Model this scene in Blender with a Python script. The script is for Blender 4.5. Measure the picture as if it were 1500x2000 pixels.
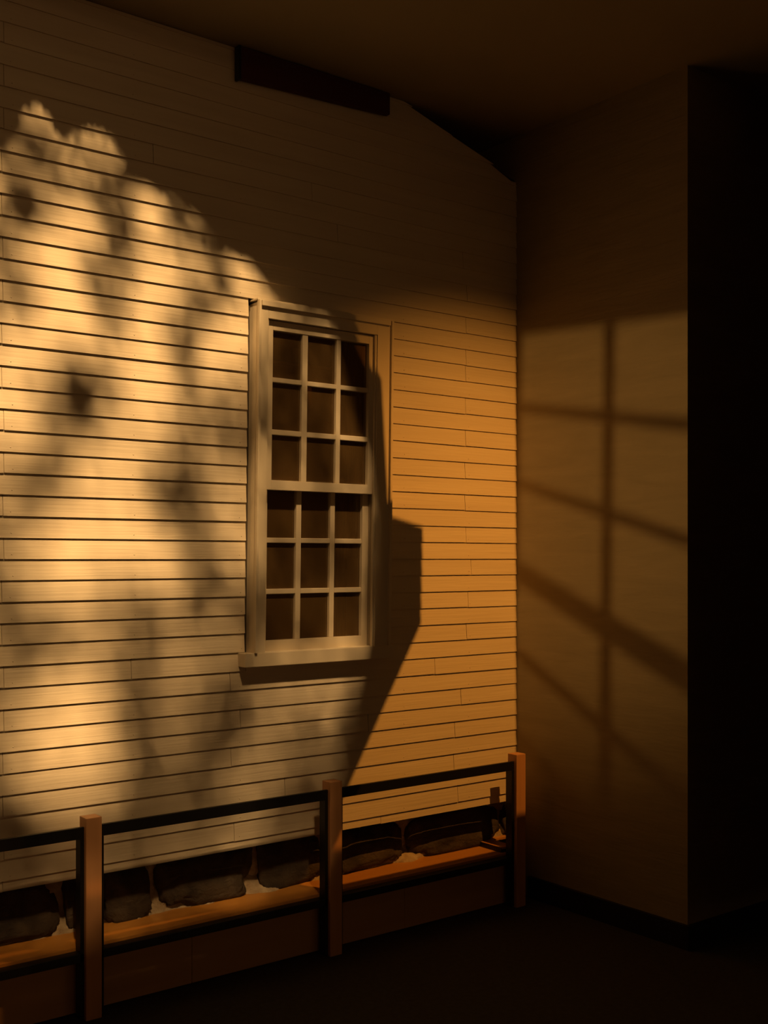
import bpy, bmesh, math, random
from mathutils import Vector, noise
random.seed(11)
for o in list(bpy.data.objects): bpy.data.objects.remove(o, do_unlink=True)
scene = bpy.context.scene
col = scene.collection
R = math.radians
# ---------------------------------------------------------------- camera
EYE = 1.80; K = EYE/1.55            # eye height above the floor; lengths below are K * (lengths for an eye at 1.55 m)
F, CX, HY = 2200.0, 750.0, 1090.0   # focal length, centre column and horizon row, in 1500x2000 pixels
CA, SA = 0.7916, 0.6110             # x = along the house wall, y = towards the house wall
cam = bpy.data.cameras.new('camera'); camo = bpy.data.objects.new('camera', cam); col.objects.link(camo)
cam.sensor_fit = 'HORIZONTAL'; cam.sensor_width = 36.0; cam.lens = 36.0*F/1500.0
cam.shift_y = (HY-1000.0)/1500.0; cam.clip_start = 0.02
camo.location = (0, 0, EYE); camo.rotation_euler = (R(90), 0, -math.atan2(SA, CA))
scene.camera = camo
# ---------------------------------------------------------------- light
N = 3.76*K                          # front plane of the clapboard butts
ZC = 3.505*K                         # ceiling
SU, SZ = 0.34, 1.45                 # sun travel per metre towards the wall: along it, downwards
vs = scene.view_settings
vs.view_transform = 'Standard'; vs.look = 'None'; vs.gamma = 1.0; vs.exposure = 0.0; vs.use_curve_mapping = False
world = bpy.data.worlds.new('world'); scene.world = world; world.use_nodes = True
bg = world.node_tree.nodes['Background']; bg.inputs[0].default_value = (1.0, 0.52, 0.22, 1); bg.inputs[1].default_value = 0.14
sun = bpy.data.lights.new('sun', 'SUN'); sun.energy = 8.5; sun.color = (1.0, 0.585, 0.225); sun.angle = R(2.5)
suno = bpy.data.objects.new('sun', sun); col.objects.link(suno)
suno.rotation_euler = Vector((SU, 1, -SZ)).to_track_quat('-Z', 'Y').to_euler(); suno.location = (-3, -8, 9)
LA = Vector((3.5*K, 1.8*K, 3.42*K))     # unseen ceiling spot, added for the orange light on the siding
LB = Vector((-1.5*K, 2.92*K, 2.1*K))    # unseen spot, added to throw the bar pattern onto the pillar

def ray(x, y):
    dx = (x-CX)/F
    return Vector((CA*dx+SA, -SA*dx+CA, (HY-y)/F))
def at_n(x, y, n): r = ray(x, y); p = r*(n/r.y); p.z += EYE; return p
def at_u(x, y, u): r = ray(x, y); p = r*(u/r.x); p.z += EYE; return p
def at_z(x, y, z): r = ray(x, y); p = r*((z-EYE)/r.z); p.z = z; return p
def U(x, n): r = ray(x, HY); return n*r.x/r.y
def Zn(x, y, n): return at_n(x, y, n).z
CU = U(1010, N)                     # left face of the pillar
CN = CU*ray(1343, HY).y/ray(1343, HY).x   # its front corner

def spot(name, loc, target, watts, color, size, blend, rad, parent):
    l = bpy.data.lights.new(name, 'SPOT'); l.energy = watts; l.color = color; l.spot_size = R(size); l.spot_blend = blend; l.shadow_soft_size = rad
    o = bpy.data.objects.new(name, l); col.objects.link(o); o.location = loc
    o.rotation_euler = (Vector(target)-Vector(loc)).to_track_quat('-Z', 'Y').to_euler()
    return o
TA = Vector((3.4*K, N, .15*K))
TB = Vector((CU, 3.36*K, 2.05*K))
spot('siding_light', LA, TA, 345, (1.0, 0.385, 0.055), 82, 1.0, 0.0018, None)
spot('pillar_light', LB, TB, 285, (1.0, 0.53, 0.14), 35, 1.0, 0.028, None)

# ---------------------------------------------------------------- materials
def mat(name, c, rough=0.6, c2=None, scale=(8, 8, 8), detail=4, bump=0.0, bscale=None, metallic=0.0, lo=0.3, hi=0.7, spec=0.5, distort=0.0):
    m = bpy.data.materials.new(name); m.use_nodes = True
    nt = m.node_tree; b = nt.nodes['Principled BSDF']
    b.inputs['Base Color'].default_value = (*c, 1); b.inputs['Roughness'].default_value = rough; b.inputs['Metallic'].default_value = metallic
    b.inputs['Specular IOR Level'].default_value = spec
    tc = nt.nodes.new('ShaderNodeTexCoord')
    def noise_tex(sc):
        mp = nt.nodes.new('ShaderNodeMapping'); mp.inputs['Scale'].default_value = sc
        nt.links.new(tc.outputs['Object'], mp.inputs[0])
        nz = nt.nodes.new('ShaderNodeTexNoise'); nz.inputs['Scale'].default_value = 1.0; nz.inputs['Detail'].default_value = detail
        nz.inputs['Distortion'].default_value = distort
        nt.links.new(mp.outputs[0], nz.inputs['Vector']); return nz
    if c2:
        nz = noise_tex(scale); rp = nt.nodes.new('ShaderNodeValToRGB')
        rp.color_ramp.elements[0].position = lo; rp.color_ramp.elements[1].position = hi
        rp.color_ramp.elements[0].color = (*c, 1); rp.color_ramp.elements[1].color = (*c2, 1)
        nt.links.new(nz.outputs[0], rp.inputs[0]); nt.links.new(rp.outputs[0], b.inputs['Base Color'])
    if bump:
        nb = noise_tex(bscale or scale); bp = nt.nodes.new('ShaderNodeBump'); bp.inputs['Strength'].default_value = bump; bp.inputs['Distance'].default_value = 0.01
        nt.links.new(nb.outputs[0], bp.inputs['Height']); nt.links.new(bp.outputs[0], b.inputs['Normal'])
    return m
M = {}
M['paint'] = mat('cream_clapboard_paint', (.70, .60, .46), .42, (.78, .68, .53), (1.3, 4, 22), 5, .16, (3, 30, 90))
M['trim'] = mat('cream_trim_paint', (.72, .62, .47), .45, (.78, .68, .52), (6, 6, 3), 3, .04, (40, 40, 8))
M['backing'] = mat('dark_sheathing', (.05, .035, .02), .9)
M['nail'] = mat('painted_nail', (.68, .58, .44), .5)
M['bench'] = mat('orange_maple', (.46, .20, .035), .42, (.54, .25, .05), (1.2, 14, 14), 4, .03, (2, 60, 60))
M['post'] = mat('post_wood', (.50, .25, .11), .5, (.58, .30, .14), (24, 24, 1.5), 4, .04, (60, 60, 4))
M['panel'] = mat('panel_wood', (.48, .27, .13), .55, (.54, .31, .15), (1.2, 10, 16), 4)
M['black'] = mat('black_steel', (.006, .006, .007), .45)
M['stone'] = mat('field_stone', (.022, .016, .012), .85, (.085, .062, .042), (7, 7, 9), 8, .8, (35, 35, 45), distort=.6)
M['mortar'] = mat('lime_mortar', (.30, .22, .14), .95, (.52, .42, .29), (22, 22, 22), 6, .9, (70, 70, 70))
M['pillar'] = mat('pillar_paint', (.29, .235, .15), .62, (.34, .275, .18), (3, 2.0, 14), 6, .25, (4, 5, 40), distort=.8)
M['base'] = mat('black_baseboard', (.012, .011, .011), .5)
M['floor'] = mat('charcoal_carpet', (.030, .026, .022), .95, (.045, .04, .033), (40, 40, 40), 4, .3, (200, 200, 200))
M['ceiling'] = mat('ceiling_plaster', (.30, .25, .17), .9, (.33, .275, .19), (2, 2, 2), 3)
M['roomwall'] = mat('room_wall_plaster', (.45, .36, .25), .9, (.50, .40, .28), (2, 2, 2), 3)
M['dark'] = mat('unlit_void_black', (.012, .009, .007), .9)  # near-black colour stands in for unlit space
M['red'] = mat('dark_red_beam', (.065, .012, .007), .8, (.08, .016, .009), (2, 20, 20), 4)
M['shade'] = mat('brown_window_shade', (.24, .12, .04), .9, (.28, .14, .05), (60, 60, 30), 3, .2, (200, 200, 200))
M['reveal'] = mat('brown_reveal_wood', (.24, .11, .035), .6, (.52, .28, .11), (30, 30, 4), 7, .3, (60, 60, 8), distort=1.2)
M['leaf'] = mat('leaf_green', (.06, .10, .03), .6, (.09, .13, .04), (3, 3, 3), 2)
M['lampbody'] = mat('lamp_black_metal', (.02, .02, .02), .4, metallic=.6)
g = bpy.data.materials.new('old_window_glass'); g.use_nodes = True; nt = g.node_tree; nt.nodes.clear()
out = nt.nodes.new('ShaderNodeOutputMaterial'); mx = nt.nodes.new('ShaderNodeMixShader'); tr = nt.nodes.new('ShaderNodeBsdfTransparent'); gl = nt.nodes.new('ShaderNodeBsdfGlossy')
fr = nt.nodes.new('ShaderNodeFresnel'); fr.inputs[0].default_value = 1.45; gl.inputs['Roughness'].default_value = .03; tr.inputs[0].default_value = (.93, .92, .88, 1)
nz = nt.nodes.new('ShaderNodeTexNoise'); nz.inputs['Scale'].default_value = 6.0; bp = nt.nodes.new('ShaderNodeBump'); bp.inputs['Strength'].default_value = .12; bp.inputs['Distance'].default_value = .02
nt.links.new(nz.outputs[0], bp.inputs['Height']); nt.links.new(bp.outputs[0], gl.inputs['Normal'])
df = nt.nodes.new('ShaderNodeBsdfDiffuse'); df.inputs[0].default_value = (.55, .33, .13, 1); m2 = nt.nodes.new('ShaderNodeMixShader'); m2.inputs[0].default_value = .15  # brown veil mixed into the glass stands in for light reflected off the panes
nt.links.new(tr.outputs[0], m2.inputs[1]); nt.links.new(df.outputs[0], m2.inputs[2])
nt.links.new(fr.outputs[0], mx.inputs[0]); nt.links.new(m2.outputs[0], mx.inputs[1]); nt.links.new(gl.outputs[0], mx.inputs[2]); nt.links.new(mx.outputs[0], out.inputs[0])
M['glass'] = g

# ---------------------------------------------------------------- helpers
def link(name, me, m, parent=None):
    o = bpy.data.objects.new(name, me); col.objects.link(o)
    if m: me.materials.append(M[m])
    if parent: o.parent = parent; o.matrix_parent_inverse = parent.matrix_world.inverted()
    return o
def tag(o, label, cat=None, group=None, kind=None):
    o['label'] = label
    if cat: o['category'] = cat
    if group: o['group'] = group
    if kind: o['kind'] = kind
    return o
def empty(name, loc):
    o = bpy.data.objects.new(name, None); col.objects.link(o); o.location = loc; o.empty_display_size = .1
    bpy.context.view_layer.update(); return o
def hexa(bm, v):      # 8 corners: bottom ring, top ring
    q = [bm.verts.new(p) for p in v]
    for f in ((3, 2, 1, 0), (4, 5, 6, 7), (0, 1, 5, 4), (1, 2, 6, 5), (2, 3, 7, 6), (3, 0, 4, 7)): bm.faces.new([q[i] for i in f])
def box_bm(bm, u0, u1, n0, n1, z0, z1, sh=0.0):
    s0, s1 = sh*(z0-EYE), sh*(z1-EYE)
    hexa(bm, [(u0+s0, n0, z0), (u1+s0, n0, z0), (u1+s0, n1, z0), (u0+s0, n1, z0), (u0+s1, n0, z1), (u1+s1, n0, z1), (u1+s1, n1, z1), (u0+s1, n1, z1)])
def done(bm, name, m, parent=None, bevel=0.0, smooth=False):
    bmesh.ops.recalc_face_normals(bm, faces=bm.faces)
    if bevel: bmesh.ops.bevel(bm, geom=list(bm.edges), offset=bevel, segments=2, affect='EDGES', profile=.6)
    me = bpy.data.meshes.new(name); bm.to_mesh(me); bm.free()
    if smooth:
        for p in me.polygons: p.use_smooth = True
    return link(name, me, m, parent)
def box(name, u0, u1, n0, n1, z0, z1, m, parent=None, bevel=0.0, sh=0.0):
    bm = bmesh.new(); box_bm(bm, min(u0, u1), max(u0, u1), min(n0, n1), max(n0, n1), min(z0, z1), max(z0, z1), sh)
    return done(bm, name, m, parent, bevel)
def prism(name, pts, off, m, parent=None, bevel=0.0):   # polygon extruded by a vector
    bm = bmesh.new(); a = [bm.verts.new(p) for p in pts]; b = [bm.verts.new(Vector(p)+off) for p in pts]; n = len(a)
    bm.faces.new(a); bm.faces.new(b[::-1])
    for i in range(n): bm.faces.new((a[i], b[i], b[(i+1) % n], a[(i+1) % n]))
    return done(bm, name, m, parent, bevel)
def struct(o, label): o['kind'] = 'structure'; o['label'] = label; return o
def inside(x, y, poly):
    c = False; j = len(poly)-1
    for i in range(len(poly)):
        xi, yi = poly[i]; xj, yj = poly[j]
        if (yi > y) != (yj > y) and x < (xj-xi)*(y-yi)/(yj-yi)+xi: c = not c
        j = i
    return c
SH = 0.014                                  # the old house leans a little along its length

# ---------------------------------------------------------------- room shell
UL, UR, NB, NF = -3.2*K, 7.0*K, -7.0*K, 6.3*K
struct(box('floor', UL, UR, NB, NF, -.08, 0, 'floor'), 'dark charcoal carpet floor of the hall')
# where the dappled sun falls, as seen on the siding
LIT = [(-420, 300), (-200, 120), (0, 258), (18, 225), (36, 186), (68, 170), (98, 188), (116, 232), (140, 226), (198, 228), (238, 258), (256, 305), (284, 340), (338, 354), (374, 386),
       (398, 404), (420, 440), (430, 478), (474, 488), (512, 520), (532, 556), (585, 625), (645, 735), (690, 870), (705, 1020), (700, 1200), (668, 1370), (640, 1480), (630, 1600), (610, 1770), (400, 1850), (100, 1925), (-420, 2040)]
LITS = [(-470, 280), (-230, 70), (20, 120), (140, 170), (250, 215), (350, 300), (450, 395), (560, 500), (620, 610), (670, 735), (705, 870), (722, 1020), (716, 1200), (682, 1380), (655, 1490), (643, 1610), (622, 1785), (400, 1865), (100, 1940), (-470, 2060)]
def back(x, y, z):                           # wall pixel -> point at height z on the way to the sun
    p = at_n(x, y, N); t = (z-p.z)/SZ
    return Vector((p.x-SU*t, p.y-t, z))
bm = bmesh.new(); TH = .06
def loop(pts):
    v = [bm.verts.new(p) for p in pts]
    return [bm.edges.new((v[i], v[(i+1) % len(v)])) for i in range(len(v))]
ed = loop([(UL, NB, ZC), (UR, NB, ZC), (UR, NF, ZC), (UL, NF, ZC)]) + loop([back(x, y, ZC) for x, y in LITS])  # inner loop: added opening, shaped to bound the sun patch
bmesh.ops.triangle_fill(bm, use_beauty=True, edges=ed)
ex = bmesh.ops.extrude_face_region(bm, geom=list(bm.faces))
for v in [e for e in ex['geom'] if isinstance(e, bmesh.types.BMVert)]: v.co.z += TH
struct(done(bm, 'ceiling', 'ceiling'), 'plain plaster ceiling with an added opening cut to the outline of the sun patch')
struct(box('wall_left', UL-.1, UL, NB, NF, 0, ZC+TH, 'roomwall'), 'plain plaster wall at the near end of the hall')
struct(box('wall_right', UR, UR+.1, NB, NF, 0, ZC+TH, 'roomwall'), 'plain plaster wall at the far end of the hall')
struct(box('wall_far', UL, UR, NF, NF+.1, 0, ZC+TH, 'dark'), 'wall behind the old house, coloured near black as unlit void')
pil = struct(box('wall_pillar', CU, UR, CN, NF-.6, 0, ZC, 'pillar'), 'broad plastered pillar wall standing against the house front')
bb = 0.095*K
bm = bmesh.new(); t = .022
box_bm(bm, CU-t, CU, CN-t, N-.10, 0, bb); box_bm(bm, CU, UR, CN-t, CN, 0, bb)
struct(done(bm, 'baseboard_pillar', 'base'), 'black baseboard around the foot of the plastered pillar')

# ---------------------------------------------------------------- house wall: clapboards
E = .0720*K; B = .0060*K; OV = .022; Z0 = EYE - .003
ZBOT = Zn(203, 1707, N)
house = struct(box('wall_house', .69*K, CU+.0, N+.030, N+.05, ZBOT+.03, ZBOT+.08, 'backing'), 'cream painted clapboard front wall of an old house')
GAB = [at_n(x, y, N) for x, y in ((700, 148), (800, 204), (905, 280), (1012, 352))]
def gable_u(z):
    for a, b in zip(GAB[:-1], GAB[1:]):
        if b.z <= z <= a.z or (a is GAB[0] and z > a.z): return a.x+(b.x-a.x)*(z-a.z)/(b.z-a.z)
    return 99
# window opening (casing outer edges) on the siding
WL, WR = U(480.5, N), U(764.5, N-.02)
WB, WT = Zn(480, 1281, N), Zn(500, 584, N)
def lean(u, z): return u+SH*(z-EYE)
JO = [(257, 1322), (450, 1332), (470, 1420), (452, 1478), (557, 1530), (458, 1618), (911, 640), (911, 690), (910, 735), (910, 798), (910, 850), (909, 916), (909, 978), (911, 1043), (921, 1108),
      (915, 1170), (912, 1234), (850, 1298), (901, 1356), (889, 1420), (887, 1482), (895, 1542), (745, 1598), (720, 1410), (913, 585), (905, 520), (660, 455), (300, 300), (610, 380)]
k0 = int(math.floor((ZBOT-Z0)/E)); k1 = int(math.ceil((ZC-Z0)/E))
joints = {}
for x, y in JO:
    p = at_n(x, y, N); joints.setdefault(int(math.floor((p.z-Z0)/E)), []).append(p.x)
for k in range(k0, k1):
    if k % 2 == 0: joints.setdefault(k, []).append(U(random.choice((4, 6, 8)), N))
Ustart, Uend = .69*K, CU
nails = bmesh.new()
def nail(u, z, n):
    r = .0032
    vs_ = [nails.verts.new((u+r*math.cos(a*math.pi/3), n-.0004, z+r*math.sin(a*math.pi/3))) for a in range(6)]; c = nails.verts.new((u, n-.0022, z))
    for i in range(6): nails.faces.new((c, vs_[i], vs_[(i+1) % 6]))
for k in range(k0, k1):
    zb, zt = max(Z0+k*E, ZBOT), min(Z0+(k+1)*E+OV, ZC-.002)
    if k == k0: zb = ZBOT
    gu = min(Uend, gable_u(zb+.5*E)) if zb > GAB[-1].z-.1 else Uend
    if gu == Uend and zt > GAB[-1].z: gu = Uend-.0001
    cuts = sorted([u for u in joints.get(k, []) if Ustart < u < gu])
    segs = []; a = Ustart
    for c in cuts+[gu]: segs.append((a, c)); a = c
    def emit(a, b, slant=False, z0=zb, z1=zt):
        if b-a < .02: return
        gap = .0011; a += gap; b -= gap
        jn = random.uniform(-.0004, .0004); jz = random.uniform(-.0012, .0012); sag = random.uniform(-.0014, .0014)
        slope = (B)/E
        def fn(z): return N+jn+max(0, (z-(Z0+k*E)))*slope
        nb0 = N+B+.006
        b0, b1 = b, b
        if slant: b0, b1 = min(Uend, gable_u(z0)), min(Uend, gable_u(z1))
        a0 = lean(a, z0)-a if (abs(a-gap-WR) < 1e-6) else 0; a1 = lean(a, z1)-a if (abs(a-gap-WR) < 1e-6) else 0
        if abs(b+gap-WL) < 1e-6: b0, b1 = lean(b, z0), lean(b, z1)
        bm = bmesh.new()
        hexa(bm, [(a+a0, fn(z0), z0+jz), (b0, fn(z0), z0+jz+sag), (b0, nb0, z0+jz+sag), (a+a0, nb0, z0+jz), (a+a1, fn(z1), z1), (b1, fn(z1), z1), (b1, nb0+.004, z1), (a+a1, nb0+.004, z1)])
        done(bm, 'clapboard', 'paint', house)
        for xx in (23, 262, 470, 790, 917):
            u = U(xx, N)+random.uniform(-.006, .006); z = (Z0+k*E)+.017
            if a+.01 < u < b-.01 and z > z0+.005 and z < ZC-.05: nail(u, z, fn(z))
    for a, b in segs:
        sl = b == gu and gu < Uend
        zm = zb+.5*E
        if zb < WT and zb+E > WB:      # course meets the window
            lo_full = zb >= WB-.012 and zb+E <= WT+.012
            if a < WL < b and not lo_full:
                # partial course above or below the window: notch
                if zb < WB:
                    emit(a, WL); emit(max(a, WR), b) if b > WR else None
                    emit(max(a, WL), min(b, WR), z1=WB)
                else:
                    emit(a, WL); emit(max(a, WR), b) if b > WR else None
                    emit(max(a, WL), min(b, WR), z0=WT)
            else:
                if a < WL: emit(a, min(b, WL))
                if b > WR: emit(max(a, WR), b)
                if not lo_full and a >= WL:
                    if zb < WB: emit(max(a, WL), min(b, WR), z1=WB)
                    else: emit(max(a, WL), min(b, WR), z0=WT)
        else: emit(a, b, sl)
nh = done(nails, 'nail_heads', 'nail', house); nh['kind'] = 'stuff'
# sheathing behind the boards (around the window)
zb_, nb_ = ZBOT+.01, N+B+.013
for nm, a, b, c, d in (('sheathing', Ustart, WL+.03, zb_, GAB[-1].z), ('sheathing', WR-.03, Uend, zb_, GAB[-1].z), ('sheathing', WL+.03, WR-.03, zb_, WB+.05), ('sheathing', WL+.03, WR-.03, WT-.05, GAB[-1].z)):
    box(nm, a, b, nb_, nb_+.02, c, d, 'backing', house)
prism('sheathing', [(Ustart, nb_, GAB[-1].z), (Uend, nb_, GAB[-1].z), (gable_u(GAB[2].z)-.01, nb_, GAB[2].z), (gable_u(ZC-.01)-.01, nb_, ZC-.01), (Ustart, nb_, ZC-.01)], Vector((0, .02, 0)), 'backing', house)
# ---------------------------------------------------------------- window in the house
win = empty('window_1', ((WL+WR)/2, N, WB)); struct(win, 'nine over nine sash window with cream casing')
NC = N-.045*K                       # casing face
CL, CR = U(499, NC), U(760.5, NC)   # casing outer edges
JL, JR = U(519, NC), U(733, NC)     # casing inner edges
CT = Zn(500, 588, NC); HT = Zn(522, 621, NC); CB = Zn(490, 1276, NC)
def wb(name, u0, u1, n0, n1, z0, z1, m='trim', parent=win, bevel=.0015): return box(name, u0, u1, n0, n1, z0, z1, m, parent, bevel, SH)
dp = N+.16*K
wb('casing', CL, JL, NC, N+.03, CB, CT); wb('casing', JR, CR, NC, N+.03, CB, CT)
wb('casing', JL, JR, NC, N+.03, HT, CT)
wb('back_band', CL-.004, CL+.008, NC-.016, NC+.004, CB, CT+.008); wb('back_band', CR-.008, CR+.006, NC-.012, NC+.004, CB, CT+.008)
wb('back_band', CL+.014, CR-.014, NC-.012, NC+.004, CT-.016, CT+.008); wb('drip_cap', CL-.006, CR+.006, NC-.004, N+.02, CT+.008, CT+.016)
wb('jamb', JL-.012, JL, NC+.035, dp, CB, HT); wb('jamb', JR, JR+.012, NC+.035, dp, CB, HT); wb('jamb', JL, JR, NC+.035, dp, HT, HT+.012)
wb('stop_bead', JR-.010, JR, NC+.006, NC+.019, CB, HT); wb('stop_bead', JL, JL+.006, NC+.006, NC+.019, CB, HT)
SF = NC-.006
sl, sr = U(479, SF), U(771, SF)
sill = box('sill', sl, sr, SF, N+.12*K, Zn(479, 1304.5, SF), Zn(479, 1277, SF), 'trim', win, .003)
def sash(name, xl, xr, xm, yt, yb, rows, ns, th, rail_t, rail_b, stile, xref):
    ng = ns+th*.55
    s = empty(name, (U(xl, ns), ns, Zn(xref, yb, ns))); s.parent = win; s.matrix_parent_inverse = win.matrix_world.inverted()
    gl_, gr = U(xl, ns), U(xr, ns); zt, zb = Zn(xref, yt, ns), Zn(xref, yb, ns)
    wb('stile', gl_-stile, gl_, ns, ns+th, zb-rail_b, zt+rail_t, parent=s); wb('stile', gr, gr+stile, ns, ns+th, zb-rail_b, zt+rail_t, parent=s)
    wb('rail', gl_, gr, ns, ns+th, zt, zt+rail_t, parent=s); wb('rail', gl_, gr, ns, ns+th, zb-rail_b, zb, parent=s)
    ue = [gl_]; zr = [zt]
    for x0, x1 in xm:
        u0, u1 = U(x0, ns), U(x1, ns); ue += [u0, u1]
        wb('muntin', u0, u1, ns+.003, ns+th-.004, zb, zt, parent=s, bevel=.003)
    for y0, y1 in rows:
        z1_, z0_ = Zn(xref, y0, ns), Zn(xref, y1, ns); zr += [z1_, z0_]
    ue.append(gr); zr.append(zb)
    for i in range(1, len(zr)-1, 2):
        for j in range(0, len(ue), 2):
            wb('muntin', ue[j], ue[j+1], ns+.0035, ns+th-.0045, zr[i+1], zr[i], parent=s, bevel=.003)
    for i in range(0, len(zr), 2):
        for j in range(0, len(ue), 2):
            box('pane', ue[j]-.004, ue[j+1]+.004, ng, ng+.003, zr[i+1]-.004, zr[i]+.004, 'glass', s, 0, SH)
    return s
s1 = NC+.020
sash('upper_sash', 528.5, 716.5, ((587, 597.5), (654, 662.5)), 644, 937.5, ((736, 745.5), (838, 848.5)), s1, .036, .042, .044, .030, 530)
s2 = s1+.040
sash('lower_sash', 521, 707, ((578.5, 588.5), (645, 654)), 948, 1251, ((1050, 1060), (1150.5, 1160.5)), s2, .036, .03, .058, .036, 524)
# shallow shadow box behind the glass: reveals, shade, board coloured near black for the unlit room
d0, d1 = s2+.045, s2+.27*K
zs0, zs1 = CB-.02, HT+.02
box('reveal', JR, JR+.02, d0, d1, zs0, zs1, 'reveal', win); box('reveal', JL-.02, JL, d0, d1, zs0, zs1, 'reveal', win)
box('reveal', JL, JR, d0, d1, zs1-.02, zs1, 'reveal', win); box('reveal', JL, JR, d0, d1, zs0, zs0+.02, 'reveal', win)
zsh = Zn(560, 712, d1-.03)
shd = box('window_shade', JL+.01, JR-.012, d1-.030, d1-.024, zs0+.02, zsh, 'shade', win); shd['label'] = 'brown cloth shade hung inside the window'
wb('shade_rail', JL+.01, JR-.012, d1-.034, d1-.022, zsh-.004, zsh+.012, 'shade')
box('reveal_trim', JR-.012, JR-.001, d1-.045, d1-.03, zs0+.02, zs1-.02, 'trim', win)
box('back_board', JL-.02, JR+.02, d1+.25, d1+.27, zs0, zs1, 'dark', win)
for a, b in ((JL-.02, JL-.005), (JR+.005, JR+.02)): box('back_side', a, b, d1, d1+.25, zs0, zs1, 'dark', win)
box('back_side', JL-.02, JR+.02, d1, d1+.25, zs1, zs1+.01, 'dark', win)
# ---------------------------------------------------------------- stone foundation
SN = 3.838*K
fnd = struct(box('wall_foundation', Ustart, CU, SN+.05, SN+.12, .2345*K, ZBOT+.05, 'backing'), 'rubble stone foundation with pale mortar under the clapboards')
bm = bmesh.new(); nu, nv = 420, 30
z0, z1 = .2345*K, ZBOT+.05
gv = [[None]*(nv+1) for _ in range(nu+1)]
for i in range(nu+1):
    for j in range(nv+1):
        u = Ustart+(CU-Ustart)*i/nu; z = z0+(z1-z0)*j/nv
        h = noise.noise((u*16, z*16, 3))*.014+noise.noise((u*50, z*50, 7))*.007
        h += .080*max(0, 1-(z-.27)/(.065+.05*noise.noise((u*7, 4, 2))))*(.55+.6*noise.noise((u*6, 1, 5)))   # mortar slumped along the foot
        gv[i][j] = bm.verts.new((u, SN+.012-h, z))
for i in range(nu):
    for j in range(nv): bm.faces.new((gv[i][j], gv[i+1][j], gv[i+1][j+1], gv[i][j+1]))
done(bm, 'mortar', 'mortar', fnd, smooth=True)
ST = [(-170, -70, 1765, 1885), (-60, 104, 1742, 1852), (126, 182, 1712, 1815), (196, 286, 1690, 1806), (314, 482, 1664, 1776), (502, 626, 1634, 1738), (640, 780, 1618, 1686), (797, 960, 1586, 1668), (976, 1030, 1580, 1640)]
for si, (x0, x1, y0, y1) in enumerate(ST):
    a, b = U(x0, SN), U(x1, SN); xm = (x0+x1)/2
    zt, zb = Zn(xm, y0, SN)+.03, max(Zn(xm, y1, SN)-.03, .238*K)
    a -= .003; b += .003
    c = Vector(((a+b)/2, SN+.03, (zt+zb)/2)); hs = Vector(((b-a)/2, .062, (zt-zb)/2))
    bm = bmesh.new(); bmesh.ops.create_icosphere(bm, subdivisions=4, radius=1)
    for v in bm.verts:
        p = v.co.copy(); q = Vector([math.copysign(abs(t_)**.5, t_) for t_ in p])
        h = 1+.20*noise.noise(p*1.5+Vector((si*7, 0, 0)))+.09*noise.noise(p*4+Vector((si*3, 2, 0)))+.05*noise.noise(p*10+Vector((si, 5, 0)))
        v.co = Vector((c.x+q.x*hs.x*h, c.y+q.y*hs.y*h+.03*q.z, c.z+q.z*hs.z*h))
    done(bm, 'stone', 'stone', fnd, smooth=True)
# ---------------------------------------------------------------- bench ledge along the foundation
ZB = .235*K; PF = 3.590*K; FN = 3.668*K
ben = tag(empty('bench_ledge', (2.4*K, FN, 0)), 'low orange maple bench ledge running under the stone foundation', 'bench')
ue = U(986, 3.66*K)
bx0 = .80*K
EU = 3.56*K
box('top_board', bx0, EU, 3.648*K, SN-.006, ZB-.028, ZB, 'bench', ben, .003)
box('front_edge', bx0, EU, 3.652*K, 3.665*K, ZB-.060, ZB-.029, 'bench', ben, .001)
js = [bx0, U(-40, FN), U(375, FN), U(790, FN), EU]
for a, b in zip(js[:-1], js[1:]): box('panel', a+.001, b-.001, FN, FN+.018, .006, ZB-.030, 'panel', ben, .001)
ra, rz, rn = 3.487*K, ZB+.026, SN-.02
rl = prism('raised_ledge', [(ra, 3.66*K, rz-.010), (EU-.004, 3.66*K, rz-.010), (EU-.004, 3.79*K, rz-.010), (CU-.004, 3.79*K, rz-.010), (CU-.004, rn, rz-.010), (ra, rn, rz-.010)], Vector((0, 0, .010)), 'bench', ben)
box('edging', ra-.004, ra-.0002, 3.66*K, rn, ZB+.001, rz-.0005, 'black', rl); box('edging', ra, EU-.004, 3.656*K, 3.66*K-.0002, ZB+.001, rz-.010, 'black', rl)
# ---------------------------------------------------------------- barrier: posts and black frames
PW = .056*K
PU = [1.541*K, 2.536*K, 3.541*K]
PT = .678*K
bar = tag(empty('barrier_railing', (PU[1], PF, 0)), 'low barrier of square wooden posts and black steel rails before the bench', 'railing')
for u in PU: box('post', u-PW/2, u+PW/2, PF, PF+PW, 0, PT, 'post', bar, .0025)
RF = PF+.016*K; RB = PF+PW-.002; RM = RF+.013*K
RT = Zn(300, 1594.5, RF); RH = .040*K; BT = Zn(203, 1853, RF); BH = .030*K; VW = .014*K
edges = [(bx0, PU[0]-PW/2), (PU[0]+PW/2, PU[1]-PW/2), (PU[1]+PW/2, PU[2]-PW/2)]
for a, b in edges:
    fr_ = box('top_rail', a, b, RF, RM, RT-RH, RT, 'black', bar, .002)
    box('bottom_rail', a, b, RF, RB, BT-BH, BT, 'black', bar, .002)
    box('upright', b-VW, b, RF, RB, .004, RT-RH, 'black', bar, .001); box('upright', a, a+VW, RF, RB, .004, RT-RH, 'black', bar, .001)
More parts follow.
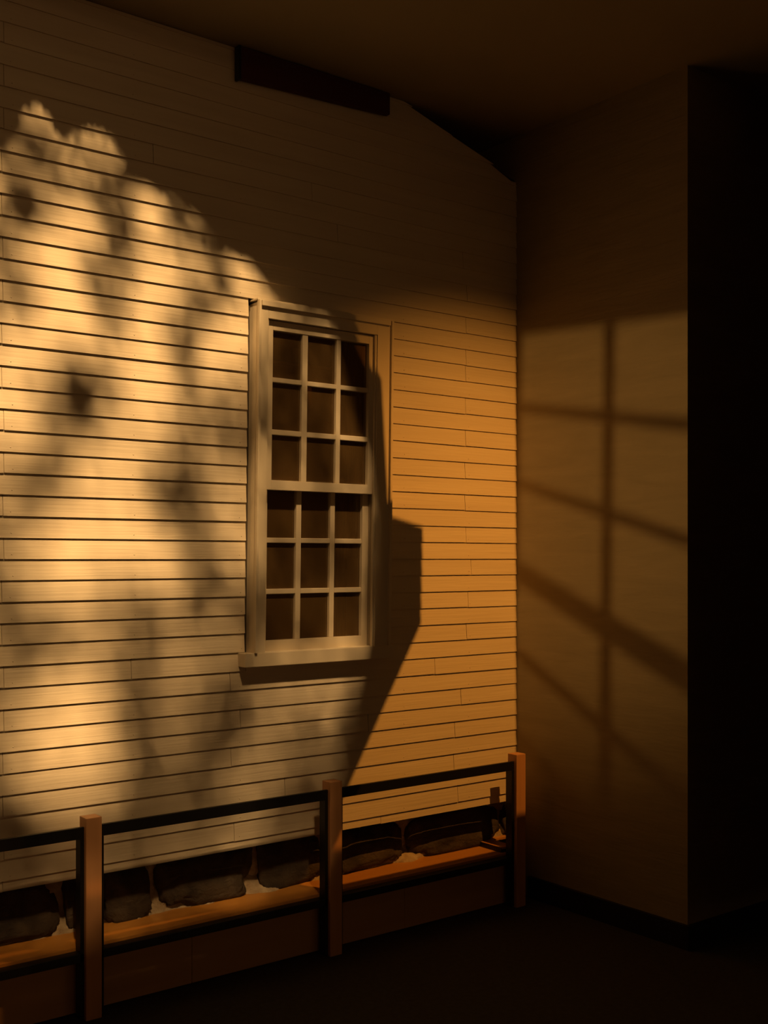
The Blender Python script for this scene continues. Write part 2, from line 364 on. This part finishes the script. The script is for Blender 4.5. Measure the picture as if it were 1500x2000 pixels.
# ---------------------------------------------------------------- dark red beam under the ceiling
BN = N-.03*K
p0, p1 = at_n(470, 152, BN), at_n(762, 224, BN)
beam = tag(empty('ceiling_beam', (p0.x, N, p0.z)), 'dark red beam fixed along the clapboards just under the ceiling', 'beam')
zt = ZC-.004
bm = bmesh.new()
hexa(bm, [(p0.x, BN, p0.z), (p1.x, BN, p1.z), (p1.x, N-.004, p1.z), (p0.x, N-.004, p0.z), (p0.x, BN, zt), (p1.x, BN, zt), (p1.x, N-.004, zt), (p0.x, N-.004, zt)])
done(bm, 'beam', 'red', beam, .004)
box('end_bracket', p0.x-.012, p0.x, BN-.006, N-.004, p0.z-.008, zt, 'black', beam, .001)
# ---------------------------------------------------------------- unseen partition and bars, added to cast the pattern on the pillar
PX = .676*K
def onp(x, y):                      # pixel on the pillar's left face -> the partition plane, seen from the lamp behind it
    p = at_u(x, y, CU); t = (PX-LB.x)/(p.x-LB.x); return LB+(p-LB)*t
w2 = empty('added_bar_frame', onp(1180, 1400)); struct(w2, 'unseen dark frame of slanting bars, added to shade the pillar')
TK = Vector((-.010, 0, 0))
def barp(name, pts, m='lampbody'): return prism(name, [onp(x, y) for x, y in pts], TK, m, w2)
def hz(x, y): return 732+(y-732)*(x-390)/(1022-390)      # the added bars fan out from one point
for ya, yb_ in ((787, 806), (937, 956), (1100, 1146), (1272, 1296), (1440, 1462), (1600, 1625)):
    barp('shadow_bar', [(1012, hz(1012, ya)), (1352, hz(1352, ya)), (1352, hz(1352, yb_)), (1012, hz(1012, yb_))])
barp('mullion', [(1181, 560), (1203, 560), (1194, 1230), (1203, 2050), (1160, 2050), (1172, 1230)])
barp('stile', [(1008, 560), (1022, 560), (1013, 1160), (1010, 1160)])
yT = 657
tl, tr_ = onp(1004, yT), onp(1356, 613)
# solid parts of the partition around the opening
q0, q1 = onp(1008, 1500).y, onp(1352, 1500).y
NA, NZ = 2.40*K, N-.012
part = struct(box('wall_light_mask', PX-.03, PX, q0, NZ, 0, ZC, 'roomwall'), 'unseen partition wall added to hold back the pillar light, left of the railing')
box('partition_pier', PX-.03, PX, NA, q1, 0, ZC, 'roomwall', part)
prism('partition_head', [(PX-.03, q0, tl.z), (PX-.03, q1, tr_.z), (PX-.03, q1, ZC), (PX-.03, q0, ZC)], Vector((.03, 0, 0)), 'roomwall', part)
box('partition_foot', PX-.03, PX, q1, q0, 0, .2*K, 'roomwall', part)
# ---------------------------------------------------------------- added unseen panels that shape the beam of the ceiling spot
PN = LA.y+.12*(N-LA.y)
def onq(x, y):
    p = at_n(x, y, N); t = (PN-LA.y)/(N-LA.y); return LA+(p-LA)*t
pan = tag(empty('added_light_board', onq(600, 1000)), 'dark unseen board added to cut the siding light, with a slanted lower edge', 'light_screen')
prism('board', [onq(*p) for p in ((826, 1034), (822, 1220), (690, 1515), (560, 1800), (-100, 1900), (-100, 480), (560, 480), (660, 620), (725, 760), (738, 1004))], Vector((0, .002, 0)), 'lampbody', pan)
for x in (420, 600):
    p = onq(x, 540); box('wire', p.x-.002, p.x+.002, PN+.001, PN+.004, p.z-.02, ZC, 'lampbody', pan)
tz = (PN-LA.y)/(FN-LA.y); zl = LA.z+(ZB-.01-LA.z)*tz
box('lower_board', onq(-100, 1700).x, onq(1030, 1500).x, PN+.003, PN+.005, zl-3.2, zl, 'lampbody', pan)  # added strip, keeps the spot off the bench front and floor
pan2 = tag(empty('pillar_light_blocker', onq(1100, 1000)), 'unseen dark banner hung upright from the ceiling', 'blocker')
e0 = onq(1012, 1100).x
box('cloth', e0, e0+1.8, PN+.012, PN+.018, .15*K, ZC, 'lampbody', pan2)  # added sheet, keeps the siding spot off the pillar
# ---------------------------------------------------------------- added spotlights, both unseen
def fixture(loc, target, label, mount):
    loc = Vector(loc); d = (Vector(target)-loc).normalized(); q = d.to_track_quat('-Z', 'Y').to_matrix()
    t = tag(empty('spotlight', loc), label, 'lamp')
    bm = bmesh.new(); prof = [(.001, .17), (.035, .17), (.05, .14), (.055, .0), (.055, -.03), (.050, -.03), (.050, .12), (.001, .13)]
    rings = [[bm.verts.new(loc+q @ Vector((r*math.cos(a*math.pi/12), r*math.sin(a*math.pi/12), h))) for a in range(24)] for r, h in prof]
    for a, b in zip(rings[:-1], rings[1:]):
        for i in range(24): bm.faces.new((a[i], a[(i+1) % 24], b[(i+1) % 24], b[i]))
    done(bm, 'housing', 'lampbody', t, smooth=True)
    bp_ = loc+q @ Vector((0, 0, .155))
    if mount == 'ceiling': box('stem', bp_.x-.008, bp_.x+.008, bp_.y-.008, bp_.y+.008, bp_.z, ZC, 'lampbody', t)
    else: box('stem', bp_.x-.012, bp_.x+.012, bp_.y-.012, bp_.y+.012, 0, bp_.z, 'lampbody', t); box('foot', bp_.x-.15, bp_.x+.15, bp_.y-.15, bp_.y+.15, 0, .02, 'lampbody', t)
fixture(LA, TA, 'black spotlight added unseen under the ceiling, aimed at the siding', 'ceiling')
fixture(LB, TB, 'black spotlight on a floor stand, added unseen behind the partition', 'floor')
# ---------------------------------------------------------------- tree and vine over the added ceiling opening
DARK = [(62, 292, 28, 1), (45, 402, 34, 1.3), (172, 385, 26, .6), (232, 455, 30, .9), (268, 342, 24, .9), (386, 452, 30, .9), (345, 300, 10, 0), (196, 520, 30, .9), (205, 600, 28, .7), (228, 625, 25, .6), (40, 575, 34, .9), (425, 560, 24, 1.1), (385, 610, 26, 1.2),
        (352, 650, 24, 1.3), (356, 715, 24, 1.1), (150, 770, 55, 1.1), (110, 735, 26, .8), (140, 830, 30, .6), (350, 800, 30, .5), (450, 805, 36, 1.0), (110, 900, 30, .5), (330, 955, 44, 1.2), (340, 990, 24, .8), (110, 935, 50, .3), (400, 870, 40, .5), (50, 960, 30, .5), (385, 1100, 34, .7), (395, 1165, 40, 1.1),
        (275, 1195, 34, .9), (285, 1225, 20, .6), (230, 1150, 40, .4), (100, 1225, 55, .6), (420, 1390, 40, 1.0), (440, 1430, 40, 1.0), (420, 1320, 34, .6), (18, 1370, 34, 1.0), (10, 1230, 34, .6), (15, 1560, 40, 1.1), (265, 1330, 40, .5), (270, 1450, 45, .7), (265, 1370, 30, .4), (560, 1400, 60, .5), (380, 1520, 40, .6), (375, 1600, 34, .8), (60, 1640, 60, .6), (250, 1620, 60, .3), (600, 1250, 60, .5), (500, 850, 50, .7), (500, 1200, 50, .6), (560, 700, 50, .5), (640, 1100, 60, .6), (600, 950, 60, .5), (600, 1540, 60, .9), (520, 1600, 50, .5)]
BRT = [(115, 495, 62), (285, 545, 55), (60, 620, 40), (125, 640, 55), (110, 810, 0), (20, 800, 50), (300, 720, 50), (440, 680, 38), (260, 830, 50), (200, 880, 45), (130, 1070, 75), (300, 1070, 42), (150, 1140, 60), (130, 1390, 55), (140, 1440, 60), (90, 1480, 50), (290, 260, 0), (430, 640, 30), (210, 960, 45), (20, 700, 50)]
def dens(x, y):
    d = .54+.30*max(0, min(1, (y-1430)/150))
    if x > 470: d += .16*min(1, (x-470)/60)*(1 if y < 1300 else .6)
    for bx, by, r in BRT:
        if r: d -= .70*math.exp(-((x-bx)**2+(y-by)**2)/(2*r*r))
    d = max(d, .02)
    for bx, by, r, w in DARK: d += .95*w*math.exp(-((x-bx)**2+(y-by)**2)/(2*(r*.8)**2))
    return d
sd = Vector((SU, 1, -SZ)).normalized(); su_ = sd.cross(Vector((0, 0, 1))).normalized(); sv = su_.cross(sd)
def leaf(bm, p, r):
    a = random.uniform(0, 6.28); ax = su_*math.cos(a)+sv*math.sin(a); ay = (-su_*math.sin(a)+sv*math.cos(a)); tl_ = sd*random.uniform(-.4, .4)
    pts = [(-1, 0), (-.4, .42), (.3, .46), (1, 0), (.3, -.46), (-.4, -.42)]
    vs_ = [bm.verts.new(p+ax*(r*x)+ay*(r*y)+tl_*(r*x)) for x, y in pts]; bm.faces.new(vs_)
bm = bmesh.new(); ZL = ZC+1.0*K
px_m = 2200.0/(4.2*K)                     # pixels per metre on the wall
LR = .033; la = 4*LR*LR*.30               # leaf half length, leaf area
cell = 12.0
y = 120.0
while y < 1990:
    x = -430.0
    while x < 740:
        lam = dens(x, y)*(cell/px_m)**2/la*1.15
        cnt = int(lam)+(1 if random.random() < lam-int(lam) else 0)
        for _ in range(cnt):
            p = back(x+random.uniform(0, cell), y+random.uniform(0, cell), ZL)-sd*random.uniform(-.35, .35)
            leaf(bm, p, LR*random.uniform(.7, 1.3))
        x += cell
    y += cell
fo = done(bm, 'tree_foliage', 'leaf'); tag(fo, 'loose green tree foliage hanging over the added ceiling opening', 'foliage', kind='stuff')
bm = bmesh.new(); y = 60.0  # added leaves block the sun to lobe the edge of its patch
while y < 640:
    x = -460.0
    while x < 640:
        if inside(x, y, [(a-(14 if b > 400 else 0)*0, b) for a, b in LITS]) and not inside(x, y, LIT):
            for _ in range(5): leaf(bm, back(x+random.uniform(-5, 5), y+random.uniform(-5, 5), ZC+TH+.04)-sd*random.uniform(0, .06), .040*random.uniform(.8, 1.2))
        x += 9
    y += 9
vi = done(bm, 'added_edge_leaves', 'leaf'); tag(vi, 'dense vine leaves added, unseen, to give the sun patch its lobed edge', 'mask', kind='stuff')
